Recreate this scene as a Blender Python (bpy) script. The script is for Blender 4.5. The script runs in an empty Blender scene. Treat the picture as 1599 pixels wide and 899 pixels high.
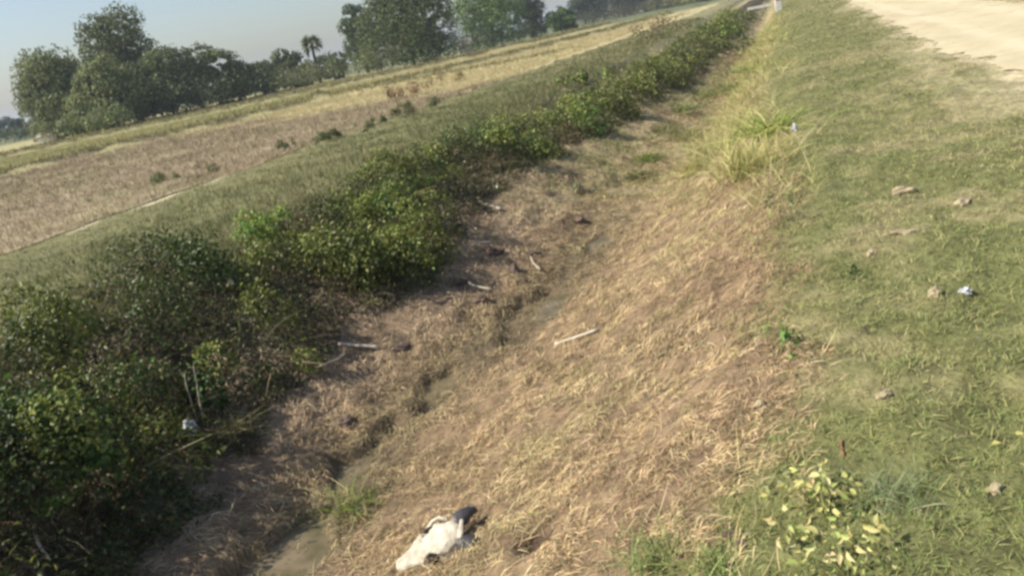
import bpy, bmesh, math, random
import numpy as np
from mathutils import Vector, Matrix
random.seed(7); RNG = np.random.default_rng(11)
scene = bpy.context.scene
COL = scene.collection

# ------------------------------------------------------------------ camera
FPX = 1244.0; ROLL = math.radians(11.0); CAM_H = 1.55
PITCH = math.radians(17.574); YAW = math.radians(21.2326)
cd = bpy.data.cameras.new('camera'); cam = bpy.data.objects.new('camera', cd); COL.objects.link(cam)
cd.sensor_width = 36.0; cd.lens = 36.0*FPX/1599.0; cd.clip_start = 0.05; cd.clip_end = 6000
fwd = Vector((-math.sin(YAW)*math.cos(PITCH), math.cos(YAW)*math.cos(PITCH), -math.sin(PITCH)))
right0 = Vector((math.cos(YAW), math.sin(YAW), 0)); up0 = right0.cross(fwd)
# the phone was held tilted: the horizon climbs to the right
rt = right0*math.cos(ROLL) - up0*math.sin(ROLL)
up = up0*math.cos(ROLL) + right0*math.sin(ROLL)
M = Matrix((rt, up, -fwd)).transposed().to_4x4(); M.translation = Vector((0, 0, CAM_H))
cam.matrix_world = M
scene.camera = cam

# ------------------------------------------------------------------ sky and sun
SUN_EL = math.radians(43); SUN_TO = Vector((-0.90, -0.43, 0)).normalized()   # towards the sun, on the ground
w = bpy.data.worlds.new('World'); scene.world = w; w.use_nodes = True
nt = w.node_tree; bg = nt.nodes['Background']
sky = nt.nodes.new('ShaderNodeTexSky'); sky.sky_type = 'NISHITA'; sky.sun_disc = False
sky.sun_elevation = SUN_EL; sky.sun_rotation = math.atan2(SUN_TO.x, SUN_TO.y)
sky.air_density = 1.0; sky.dust_density = 2.0; sky.ozone_density = 1.5; sky.altitude = 100
nt.links.new(sky.outputs[0], bg.inputs[0]); bg.inputs[1].default_value = 0.105
sl = bpy.data.lights.new('sun', 'SUN'); sl.energy = 4.9; sl.angle = math.radians(0.6); sl.color = (1, 0.93, 0.82)
so = bpy.data.objects.new('sun', sl); COL.objects.link(so)
sd = Vector((SUN_TO.x*math.cos(SUN_EL), SUN_TO.y*math.cos(SUN_EL), math.sin(SUN_EL)))
so.rotation_euler = sd.to_track_quat('Z', 'Y').to_euler(); so.location = (-30, -10, 30)
vs = scene.view_settings; vs.view_transform = 'Standard'; vs.look = 'None'; vs.gamma = 1; vs.exposure = 0.5
scene.cycles.max_bounces = 6; scene.cycles.diffuse_bounces = 3; scene.cycles.transmission_bounces = 3
scene.cycles.transparent_max_bounces = 4; scene.cycles.volume_bounces = 0
scene.cycles.filter_width = 2.9      # the phone picture is soft

# ------------------------------------------------------------------ noise and terrain
def _h(i, j, s):
    n = (i.astype(np.int64)*374761393 + j.astype(np.int64)*668265263 + s*1442695041) & 0x7fffffff
    n = ((n ^ (n >> 13))*1274126177) & 0x7fffffff
    return ((n ^ (n >> 16)) & 0xffff)/65535.0
def vnoise(x, y, s=0):
    x = np.asarray(x, float); y = np.asarray(y, float)
    i = np.floor(x); j = np.floor(y); fx = x-i; fy = y-j
    fx = fx*fx*(3-2*fx); fy = fy*fy*(3-2*fy)
    a = _h(i, j, s); b = _h(i+1, j, s); c = _h(i, j+1, s); d = _h(i+1, j+1, s)
    return (a*(1-fx)+b*fx)*(1-fy)+(c*(1-fx)+d*fx)*fy
def fbm(x, y, s=0, oct=3):
    x = np.asarray(x, float); y = np.asarray(y, float)
    v = 0; a = 0.5; t = 0
    for k in range(oct):
        v = v + a*vnoise(x*2**k+17.3*k, y*2**k-9.1*k, s+k); t += a; a *= 0.5
    return v/t
def sstep(a, b, x):
    t = np.clip((np.asarray(x, float)-a)/(b-a), 0, 1); return t*t*(3-2*t)
XP = [-400, -60, -11.5, -10.6, -9.6, -6.3, -5.2, -4.4, -3.9, -3.5, -3.1, -2.85, -2.35, -2.0, -1.4, -0.7, -0.2, 0.2, 1.0, 2.0, 2.6, 9, 14, 400]
ZP = [-0.3, -.25, -.22, -.12, 0.0, -.02, -.12, -.34, -.54, -.71, -.82, -.88, -.90, -.83, -.62, -.30, -.12, -.03, 0.03, 0.06, 0.09, .12, -.1, -.2]
def chan(y):      # sideways drift of the channel
    return np.interp(y, [0, 2.5, 4.2, 5.1, 7.3, 9, 12, 16, 20, 30, 120], [0.0, 0.0, -.15, -.02, .35, .4, .6, .9, 1.25, 1.5, 1.6])
BUNDS = [ [(-31, 12), (-30.4, 24), (-28.5, 30), (-26.5, 36), (-24, 45), (-19, 62), (-16, 80), (-14, 110)],
          [(-52, 22), (-49, 38), (-44, 47), (-37, 56), (-31, 70), (-27, 90), (-24, 120)],
          [(-31, 40), (-20, 41.5), (-11, 44)] ]
def seg_dist(x, y, pts):
    d = np.full(np.shape(x), 1e9)
    for (ax, ay), (bx, by) in zip(pts[:-1], pts[1:]):
        vx, vy = bx-ax, by-ay; t = np.clip(((x-ax)*vx+(y-ay)*vy)/(vx*vx+vy*vy), 0, 1)
        d = np.minimum(d, np.hypot(x-ax-t*vx, y-ay-t*vy))
    return d
PUD = [(-2.30, 6.55, .30, .85), (-2.68, 5.0, .19, .42), (-2.84, 4.05, .16, .42), (-2.74, 2.85, .22, .5), (-2.2, 8.6, .14, .5)]
def pud(x, y):
    v = np.zeros(np.shape(x))
    for px_, py_, rx, ry in PUD:
        d = np.hypot((x-px_)/rx, (y-py_)/ry) + (fbm(x*4.3, y*4.3, 77)-.5)*1.3
        v = np.maximum(v, 1-sstep(.65, 1.1, d))
    return v
def terrain(x, y):
    x = np.asarray(x, float); y = np.asarray(y, float)
    inner = np.exp(-((x+2.6)/1.6)**4)
    xx = x - chan(y)*inner
    z = np.interp(xx, XP, ZP)
    near = sstep(-11, -9, x)
    z = z + near*((fbm(x*1.3, y*1.3, 3)-.5)*.12*sstep(3.5, 1.0, x) + (fbm(x*5, y*5, 9)-.5)*.06*sstep(2.8, 1.6, x) + (fbm(x*4, y*4, 10)-.5)*.07*np.exp(-((x+3.1-chan(y)*.8)/.6)**2))
    z = z + (fbm(x*14, y*14, 21, 2)-.5)*.03*sstep(3, 2, x)*near*sstep(25, 12, y)
    # heaps of raked mud and thatch along the left of the channel
    z = z + .03*np.exp(-((x+3.15-chan(y)*.7)/.28)**2)*sstep(.35, .7, fbm(x*2.2+5, y*1.6, 31))
    z = z + (1-near)*((fbm(x*.5, y*.5, 5)-.5)*.10 + (fbm(x*3, y*3, 6)-.5)*.05*sstep(60, 25, np.hypot(x, y)))
    for k, b in enumerate(BUNDS):
        d = seg_dist(x, y, b); z = z + (.30, .38, .25)[k]*np.exp(-(d/.42)**2)
    z = z - .07*pud(x, y)
    # small hollows: by the skull and on the grass slope
    for hx, hy, r, dp in HOLES: z = z - dp*np.exp(-(((x-hx)/r)**2+((y-hy)/r)**2))
    return z
HOLES = []
def ray(px, py):
    d = Vector((px-799.5, 449.5-py, -FPX)); v = M.to_3x3() @ d; return v.normalized()
def at(px, py, off=0.0):
    """where a line of sight meets the ground"""
    v = ray(px, py); t = np.concatenate([np.arange(1.0, 30, .01), np.arange(30, 260, .1)])
    X = v.x*t; Y = v.y*t; Z = CAM_H+v.z*t; g = Z - terrain(X, Y)
    i = np.argmax(g < 0) if (g < 0).any() else len(t)-1
    return Vector((X[i], Y[i], float(terrain(X[i], Y[i]))+off))
_h1 = at(832, 832); _h2 = at(1297, 465)
HOLES += [(_h1.x, _h1.y, .10, .12), (_h2.x, _h2.y, .07, .07)]
HOLE_C = [(_h1.x, _h1.y, .12), (_h2.x, _h2.y, .07)]
def gz(x, y): return float(terrain(x, y))

# ------------------------------------------------------------------ object helpers
def tag(o, label=None, cat=None, group=None, kind=None):
    if label: o['label'] = label
    if cat: o['category'] = cat
    if group: o['group'] = group
    if kind: o['kind'] = kind
    return o
def link(o, parent=None):
    COL.objects.link(o)
    if parent: o.parent = parent
    return o
def mesh_np(name, V, F, C, mat, parent=None, smooth=False):
    """V (n,3) verts; F (m,k) faces of equal size; C (n,3) vertex colours"""
    me = bpy.data.meshes.new(name); n = len(V); m, k = F.shape
    me.vertices.add(n); me.vertices.foreach_set('co', V.astype(np.float32).ravel())
    me.loops.add(m*k); me.loops.foreach_set('vertex_index', F.astype(np.int32).ravel())
    me.polygons.add(m); me.polygons.foreach_set('loop_start', np.arange(0, m*k, k, dtype=np.int32))
    if smooth: me.polygons.foreach_set('use_smooth', np.ones(m, bool))
    if C is not None:
        a = me.attributes.new('Col', 'FLOAT_COLOR', 'POINT')
        a.data.foreach_set('color', np.concatenate([np.clip(C, 0, 1), np.ones((n, 1))], 1).astype(np.float32).ravel())
    me.update(calc_edges=True); me.materials.append(mat)
    o = bpy.data.objects.new(name, me); return link(o, parent)
def empty(name, loc, rz=0):
    o = bpy.data.objects.new(name, None); o.location = loc; o.rotation_euler = (0, 0, rz); o.empty_display_size = .2
    return link(o)
def bm_obj(name, bm, mat, parent=None, smooth=True):
    me = bpy.data.meshes.new(name); bm.normal_update(); bm.to_mesh(me); bm.free(); me.materials.append(mat)
    if smooth:
        for p in me.polygons: p.use_smooth = True
    return link(bpy.data.objects.new(name, me), parent)

# ------------------------------------------------------------------ materials
def new_mat(name):
    m = bpy.data.materials.new(name); m.use_nodes = True
    return m, m.node_tree, m.node_tree.nodes['Principled BSDF']
def veg_mat(name, transl=.25, rough=.6, spec=.25):
    m, t, p = new_mat(name)
    a = t.nodes.new('ShaderNodeAttribute'); a.attribute_name = 'Col'
    t.links.new(a.outputs['Color'], p.inputs['Base Color'])
    p.inputs['Roughness'].default_value = rough; p.inputs['Specular IOR Level'].default_value = spec
    if transl > 0:
        tr = t.nodes.new('ShaderNodeBsdfTranslucent'); t.links.new(a.outputs['Color'], tr.inputs[0])
        mx = t.nodes.new('ShaderNodeMixShader'); mx.inputs[0].default_value = transl
        t.links.new(p.outputs[0], mx.inputs[1]); t.links.new(tr.outputs[0], mx.inputs[2])
        t.links.new(mx.outputs[0], t.nodes['Material Output'].inputs[0])
    return m
M_LEAF = veg_mat('leaf', .3, .5, .35); M_BLADE = veg_mat('grass_blade', .22, .65, .2)
M_STRAW = veg_mat('straw', .1, .75, .15); M_TREE = veg_mat('tree_leaf', .30, .6, .2)
def ground_mat(name, scale=9.0, amp=.5, bump=.02):
    m, t, p = new_mat(name)
    a = t.nodes.new('ShaderNodeAttribute'); a.attribute_name = 'Col'
    tc = t.nodes.new('ShaderNodeTexCoord')
    n = t.nodes.new('ShaderNodeTexNoise'); n.inputs['Scale'].default_value = scale; n.inputs['Detail'].default_value = 6; n.inputs['Roughness'].default_value = .7
    t.links.new(tc.outputs['Object'], n.inputs['Vector'])
    mr = t.nodes.new('ShaderNodeMapRange'); mr.inputs['From Min'].default_value = .3; mr.inputs['From Max'].default_value = .7
    mr.inputs['To Min'].default_value = 1-amp; mr.inputs['To Max'].default_value = 1+amp
    t.links.new(n.outputs[0], mr.inputs[0])
    mu = t.nodes.new('ShaderNodeVectorMath'); mu.operation = 'SCALE'
    t.links.new(a.outputs['Color'], mu.inputs[0]); t.links.new(mr.outputs[0], mu.inputs['Scale'])
    t.links.new(mu.outputs[0], p.inputs['Base Color']); p.inputs['Roughness'].default_value = .92; p.inputs['Specular IOR Level'].default_value = .15
    b = t.nodes.new('ShaderNodeBump'); b.inputs['Distance'].default_value = bump; b.inputs['Strength'].default_value = .8
    n2 = t.nodes.new('ShaderNodeTexNoise'); n2.inputs['Scale'].default_value = scale*4; n2.inputs['Detail'].default_value = 5
    t.links.new(tc.outputs['Object'], n2.inputs['Vector']); t.links.new(n2.outputs[0], b.inputs['Height']); t.links.new(b.outputs[0], p.inputs['Normal'])
    return m
M_GROUND = ground_mat('soil_and_turf'); M_ROAD = ground_mat('dirt_road', 3.0, .10, .01); M_FIELD = ground_mat('field_soil', 5.0, .28, .03)
def plain(name, col, rough=.7, nscale=12, amp=.25, metallic=0, spec=.3, bump=.004):
    m, t, p = new_mat(name)
    tc = t.nodes.new('ShaderNodeTexCoord'); n = t.nodes.new('ShaderNodeTexNoise'); n.inputs['Scale'].default_value = nscale; n.inputs['Detail'].default_value = 5
    t.links.new(tc.outputs['Object'], n.inputs['Vector'])
    r = t.nodes.new('ShaderNodeValToRGB'); r.color_ramp.elements[0].position = .3; r.color_ramp.elements[1].position = .7
    r.color_ramp.elements[0].color = tuple(c*(1-amp) for c in col)+(1,); r.color_ramp.elements[1].color = tuple(min(1, c*(1+amp)) for c in col)+(1,)
    t.links.new(n.outputs[0], r.inputs[0]); t.links.new(r.outputs[0], p.inputs['Base Color'])
    p.inputs['Roughness'].default_value = rough; p.inputs['Specular IOR Level'].default_value = spec
    b = t.nodes.new('ShaderNodeBump'); b.inputs['Distance'].default_value = bump; t.links.new(n.outputs[0], b.inputs['Height']); t.links.new(b.outputs[0], p.inputs['Normal'])
    return m
M_BARK = plain('bark', (.10, .075, .055), .9, 3, .4); M_TWIG = plain('twig', (.16, .12, .08), .9, 20, .3)
M_BONE = plain('bone', (.50, .45, .35), .8, 16, .35, bump=.02); M_BONE_DULL = plain('stained_bone', (.55, .47, .38), .8, 25, .25)
M_HORN = plain('horn', (.055, .052, .055), .45, 18, .5); M_SOCKET_SHADE = plain('socket_shade', (.03, .022, .018), .9, 30, .4)
M_PLASTIC = plain('white_plastic', (.48, .49, .53), .4, 8, .12, spec=.5)
M_CLOD = plain('dry_clod', (.36, .295, .185), .95, 14, .25, bump=.01); M_MUD = plain('dark_mud', (.125, .09, .068), .9, 14, .4, bump=.01)
M_WATER, t_, p_ = new_mat('murky_water')
p_.inputs['Base Color'].default_value = (.115, .105, .055, 1); p_.inputs['Roughness'].default_value = .4; p_.inputs['Specular IOR Level'].default_value = .25
_n = t_.nodes.new('ShaderNodeTexNoise'); _n.inputs['Scale'].default_value = 7; _n.inputs['Detail'].default_value = 4
_c = t_.nodes.new('ShaderNodeTexCoord'); t_.links.new(_c.outputs['Object'], _n.inputs['Vector'])
_r = t_.nodes.new('ShaderNodeValToRGB'); _r.color_ramp.elements[0].position = .35; _r.color_ramp.elements[1].position = .65
_r.color_ramp.elements[0].color = (.10, .085, .04, 1); _r.color_ramp.elements[1].color = (.19, .15, .09, 1)
t_.links.new(_n.outputs[0], _r.inputs[0]); t_.links.new(_r.outputs[0], p_.inputs['Base Color'])
_b = t_.nodes.new('ShaderNodeBump'); _b.inputs['Distance'].default_value = .004; t_.links.new(_n.outputs[0], _b.inputs['Height']); t_.links.new(_b.outputs[0], p_.inputs['Normal'])
M_CONC = plain('whitewashed_concrete', (.6, .57, .5), .85, 6, .2); M_THATCH = plain('grey_thatch', (.30, .27, .23), .9, 6, .3)

# ------------------------------------------------------------------ palette (base colours)
def c3(*v): return np.array(v, float)
STRAW = [c3(.475, .36, .20), c3(.36, .265, .15), c3(.59, .47, .28), c3(.20, .135, .08), c3(.47, .365, .18)]
GREENG = [c3(.165, .20, .065), c3(.225, .245, .085), c3(.32, .305, .13), c3(.11, .15, .045), c3(.43, .37, .20)]
def mix(a, b, t): t = np.asarray(t)[..., None]; return a*(1-t)+b*t
def pick(pal, n, wts=None):
    return np.array(pal)[RNG.choice(len(pal), n, p=wts)]

def edge_x(y):      # where the mown straw of the ditch meets the green slope
    return np.interp(y, [0, 2, 2.6, 3.3, 5, 9, 12, 16, 25], [-.30, -.36, -.34, -.16, -.2, -.22, -.6, -.7, -.6])
def road_edge(y):
    return np.interp(y, [-10, 5, 10, 20, 44, 120], [2.45, 2.45, 2.35, 2.2, 2.7, 3.6]) + (fbm(np.asarray(y)*.6, 0*np.asarray(y), 41)-.5)*.5
def path_x(y): return np.interp(y, [0, 8, 10, 15.5, 21, 30], [-10.1, -10.1, -10.2, -10.2, -8.9, -8.2])

def th_top(x, y):
    """height of the thicket above the ground"""
    s = np.interp(y, [0, 11, 14, 17, 20, 30, 60], [0, 0, .3, .7, 1.15, 1.4, 1.5])
    s = s+.42*sstep(4.8, 3.0, y); xl = x-s-(vnoise(y*.7, y*0, 111)-.5)*.4-(vnoise(y*2.1, y*0, 112)-.5)*.3
    back = np.interp(y, [0, 5, 8, 12, 16, 25], [-5.5, -5.35, -5.1, -4.9, -4.8, -4.8])
    prof = sstep(-3.55, -3.95, xl)*sstep(-.9, .3, xl-back)
    lump = .28+1.0*sstep(.28, .80, fbm(x*1.5, y*1.5, 113, 2))+.32*vnoise(x*4.2, y*4.2, 114)
    grow = np.interp(y, [0, 3, 6, 10, 18, 26, 60], [.52, .45, .43, .42, .38, .33, .26])
    notch = 1-np.exp(-(((x+3.62)/.34)**2+((y-3.48)/.30)**2)**1.5)
    return prof*lump*grow*notch
def zone_colour(x, y):
    n1 = fbm(x*.9, y*.9, 51); n2 = fbm(x*4, y*4, 52)
    slope = mix(c3(.13, .135, .055), c3(.22, .195, .10), sstep(.45, .7, n1*.6+n2*.4))
    bare = sstep(.56, .68, fbm(x*1.1+3, y*.35, 53))*sstep(.9, 2.0, x)
    slope = mix(slope, c3(.38, .33, .19), bare*.6); re = road_edge(y); slope = mix(slope, c3(.56, .47, .31), sstep(-.40, .10, x-re+(n2-.5)*.6)*.75)
    straw = mix(c3(.15, .105, .065), c3(.27, .195, .115), n2)
    ex = edge_x(y); k = sstep(-.25, .25, (x-ex)+(n2-.5)*.6)
    c = mix(straw, slope, k)
    ch = chan(y); wet = np.exp(-((x+2.65-ch)/.3)**2)*sstep(12, 8, y)
    c = mix(c, c3(.10, .08, .05), wet*.7)
    mud = sstep(-2.9, -3.4, x-ch*.8)*sstep(-4.2, -3.8, x); c = mix(c, c3(.22, .165, .11), mud*.5*sstep(13, 9, y))
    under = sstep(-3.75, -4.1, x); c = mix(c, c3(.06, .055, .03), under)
    turf = mix(c3(.13, .135, .06), c3(.22, .21, .10), n1); c = mix(c, turf, sstep(-5.1, -6.0, x+(n2-.5)))
    pth = np.exp(-((x-path_x(y)-.1)/.30)**2)*sstep(7, 9, y)*sstep(19, 16, y)
    c = mix(c, c3(.54, .47, .34), pth*(.25+.75*sstep(12.6, 11.2, y))*(.35+.65*sstep(.3, .5, fbm(x*4, y*1.5, 57)))*sstep(8.0, 9.6, y))
    c = mix(c, c3(.30, .27, .15), sstep(24, 32, y)*sstep(-2.5, -3, x)*.5)
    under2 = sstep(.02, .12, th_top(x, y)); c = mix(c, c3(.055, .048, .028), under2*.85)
    fg = sstep(8, 13, y)*(1-under2)*sstep(-5, -4.4, x)*sstep(.5, -.2, x-ex); c = mix(c, mix(c3(.20, .19, .08), c3(.36, .30, .17), sstep(.4, .6, n2)), fg*.8)
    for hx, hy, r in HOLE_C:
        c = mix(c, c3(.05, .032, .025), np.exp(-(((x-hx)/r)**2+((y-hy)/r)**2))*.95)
    far = sstep(-10.3, -11.2, x)
    c = mix(c, c3(.30, .27, .14), far); c = mix(c, c3(.13, .15, .075), sstep(105, 170, np.hypot(x, y)))
    return c

# ------------------------------------------------------------------ ground sheet
def axis(breaks):
    out = [breaks[0][0]]
    for a, b, s in breaks:
        n = max(1, int(round((b-a)/s))); out += list(np.linspace(a, b, n+1)[1:])
    return np.array(out)
def sheet(name, xs, ys, mat, zoff=0, colour=zone_colour, warp=None, keep=None):
    X, Y = np.meshgrid(xs, ys); 
    if warp is not None: X, Y = warp(X, Y)
    Z = terrain(X, Y)+zoff
    V = np.stack([X.ravel(), Y.ravel(), Z.ravel()], 1); nx = len(xs); ny = len(ys)
    i, j = np.meshgrid(np.arange(nx-1), np.arange(ny-1)); a = (j*nx+i).ravel()
    F = np.stack([a, a+1, a+nx+1, a+nx], 1)
    if keep is not None:
        cx = V[F].mean(1); F = F[keep(cx[:, 0], cx[:, 1])]
    return mesh_np(name, V, F, colour(V[:, 0], V[:, 1]), mat, smooth=True)
gx = axis([(-2500, -400, 300), (-400, -60, 20), (-60, -12, 1.2), (-12, -6, .12), (-6, 2.6, .04), (2.6, 12, .4), (12, 60, 8), (60, 2500, 300)])
gy = axis([(-2500, -30, 400), (-30, 0, 1.2), (0, 6, .045), (6, 14, .09), (14, 30, .25), (30, 80, .7), (80, 250, 6), (250, 3500, 300)])
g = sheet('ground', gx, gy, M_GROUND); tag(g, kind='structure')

def road_col(x, y):
    n = fbm(x*.5, y*.2, 61); r = np.exp(-((x-3.0)/.2)**2)+np.exp(-((x-4.2)/.2)**2)
    n3 = fbm(x*2.2, y*.9, 62); return mix(mix(mix(c3(.54, .475, .31), c3(.44, .375, .24), n), c3(.60, .53, .36), r*.6), c3(.42, .34, .21), sstep(.58, .75, n3)*.5)
def road_warp(X, Y):
    t = (X-0)/1.0; L = road_edge(Y); R = 4.75+(fbm(Y*.5, Y*0+3, 63)-.5)*.6
    fr = (fbm(Y*4, X*0, 64)-.5)*.35*(1-t)
    return L+fr+(R-L)*t, Y
r_ = sheet('road', np.linspace(0, 1, 26), axis([(-25, 5, .4), (5, 30, .15), (30, 160, 1.5)]), M_ROAD, .014, road_col, road_warp); tag(r_, kind='structure')

def field_col(x, y):
    n = fbm(x*.35, y*.35, 71); n2 = fbm(x*1.7, y*1.7, 72)
    brown = mix(c3(.335, .27, .175), c3(.26, .21, .135), n2*.6+n*.4); brown = mix(brown, c3(.25, .24, .12), sstep(.52, .68, fbm(x*.8, y*1.1, 79))*.45)
    brown = mix(brown, c3(.37, .31, .19), sstep(.5, .7, fbm(x*.25, y*.6, 78))*.5)
    yellow = mix(c3(.47, .405, .22), c3(.40, .345, .19), n2)
    d1 = seg_dist(x, y, BUNDS[0]); d2 = seg_dist(x, y, BUNDS[1])
    b1x = np.interp(y, [p[1] for p in BUNDS[0]], [p[0] for p in BUNDS[0]]); b2x = np.interp(y, [p[1] for p in BUNDS[1]], [p[0] for p in BUNDS[1]])
    edge = 30+(n-.5)*8-(x+20)*.25
    c = mix(brown, yellow, sstep(-2, 2, y-edge))
    beyond = mix(c3(.38, .34, .16), c3(.27, .27, .12), n); c = mix(c, beyond, sstep(.3, -.3, x-b1x)*sstep(70, 50, y))
    c = mix(c, mix(c3(.40, .36, .17), c3(.33, .30, .17), n), sstep(.3, -.3, x-b2x))
    c = mix(c, c3(.16, .15, .07), np.exp(-(d1/.45)**2)*.8); c = mix(c, c3(.15, .14, .065), np.exp(-(d2/.5)**2)*.8)
    c = mix(c, c3(.13, .15, .075), sstep(100, 135, np.hypot(x, y)))
    c = mix(c, c3(.25, .22, .10), np.exp(-(seg_dist(x, y, BUNDS[2])/.5)**2)*.5)
    return c
def fld_warp(X, Y):
    e = np.where(Y < 19, path_x(Y)-.5, np.interp(Y, [19, 30, 46, 70, 200], [-9.7, -9.2, -8.2, -7.4, -7]))+(fbm(Y*1.2, Y*0, 66)-.5)*.5
    return e - (-X), Y
fs = sheet('field', -axis([(0, 3, .15), (3, 22, .35), (22, 50, .9), (50, 400, 14)])[::-1], axis([(-20, 6, 1), (6, 60, .3), (60, 120, 1.2), (120, 420, 15)]), M_FIELD, .02, field_col, fld_warp)
tag(fs, kind='structure')

# murky water standing in the channel
bm = bmesh.new()
for (px_, py_, rx, ry) in PUD:
    n = 48; lvl = gz(px_, py_)+.022
    ring = []
    for k in range(n):
        a = 2*math.pi*k/n; ring.append(bm.verts.new((px_+math.cos(a)*rx*1.35, py_+math.sin(a)*ry*1.25, lvl)))
    c0 = bm.verts.new((px_, py_, lvl))
    for k in range(n): bm.faces.new((c0, ring[k], ring[(k+1) % n]))
tag(bm_obj('water', bm, M_WATER, smooth=False), kind='structure')

# ------------------------------------------------------------------ blade and leaf generators
def scatter(x0, x1, y0, y1, rho, d0, p, cap=1500000):
    """points with density rho near the camera that thins as (d0/d)^p"""
    parts = []; ys = np.geomspace(max(y0, .6), y1, 28)
    for a, b in zip(ys[:-1], ys[1:]):
        r = rho*min(1, (d0/max(a, .1))**p); n = int(r*(x1-x0)*(b-a))
        X = RNG.uniform(x0, x1, n); Y = RNG.uniform(a, b, n); d = np.hypot(X, Y)
        k = RNG.random(n) < np.minimum(1, (d0/np.maximum(d, .01))**p)/min(1, (d0/max(a, .1))**p)
        parts.append(np.stack([X[k], Y[k]], 1))
    return np.concatenate(parts)
def infrustum(P, m=260):
    d = np.stack([P[:, 0], P[:, 1], terrain(P[:, 0], P[:, 1])-CAM_H], 1)
    u = d@np.array(rt); v = d@np.array(up); f = d@np.array(fwd)
    with np.errstate(all='ignore'): px = 799.5+FPX*u/f; py = 449.5-FPX*v/f
    return (f > .2) & (px > -m) & (px < 1599+m) & (py > -m) & (py < 899+m)
def blades(B, D, L, W, bend, C, nseg=3, follow=False, lift=None, tipc=None):
    """ribbons: base B, unit direction D, length L, width W, bend (added per t^2, n x 3)"""
    n = len(B); T = np.linspace(0, 1, nseg+1)
    side = np.cross(D, np.array([0, 0, 1.])); s = np.linalg.norm(side, axis=1); bad = s < .25
    ra = RNG.uniform(0, 2*math.pi, n); rv = np.stack([np.cos(ra), np.sin(ra), np.zeros(n)], 1)
    side = np.where(bad[:, None], rv, side/np.maximum(s, 1e-6)[:, None])
    # roll some ribbons about their axis
    rr = RNG.uniform(-.9, .9, n)[:, None]; side = side*np.cos(rr)+np.cross(side, D)*np.sin(rr)
    V = np.empty((n, nseg+1, 2, 3)); Cc = np.empty((n, nseg+1, 2, 3))
    for k, t in enumerate(T):
        c = B+D*(L*t)[:, None]+bend*(L*t*t)[:, None]
        if follow: c[:, 2] = terrain(c[:, 0], c[:, 1])+lift*(math.sin(math.pi*min(1, t*.9+.08)))+.003
        wv = side*(W*.5*(1-.8*t**1.6)*(.6+.4*min(1, t*4)))[:, None]
        V[:, k, 0] = c-wv; V[:, k, 1] = c+wv
        cc = C if tipc is None else C*(1-t)+tipc*t
        Cc[:, k, 0] = cc; Cc[:, k, 1] = cc
    V = V.reshape(-1, 3); Cc = Cc.reshape(-1, 3)
    base = (np.arange(n)*(nseg+1)*2)[:, None]
    F = np.concatenate([base+np.array([2*k, 2*k+1, 2*k+3, 2*k+2]) for k in range(nseg)], 0)
    return V, F, Cc
def leaves(P, N, A, L, W, C, fold=.25):
    """four-cornered leaves folded along the midrib: centre P, normal N, axis A"""
    N = N/np.linalg.norm(N, axis=1)[:, None]; A = A-N*(A*N).sum(1)[:, None]; A /= np.maximum(np.linalg.norm(A, axis=1), 1e-6)[:, None]
    S = np.cross(N, A); L = L[:, None]; W = W[:, None]
    V = np.stack([P-A*L*.5, P+S*W*.5+N*W*fold-A*L*.08, P+A*L*.5-N*L*.12, P-S*W*.5+N*W*fold-A*L*.08], 1).reshape(-1, 3)
    b = (np.arange(len(P))*4)[:, None]
    F = np.concatenate([b+np.array([0, 1, 2]), b+np.array([0, 2, 3])], 0)
    return V, F, np.repeat(C, 4, 0)
def rdir(n, zlo=-1, zhi=1):
    z = RNG.uniform(zlo, zhi, n); a = RNG.uniform(0, 2*math.pi, n); r = np.sqrt(1-z*z)
    return np.stack([r*np.cos(a), r*np.sin(a), z], 1)
def jit(C, a=.18): return C*(1+RNG.normal(0, a, (len(C), 1)))*(1+RNG.normal(0, .05, C.shape))

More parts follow.
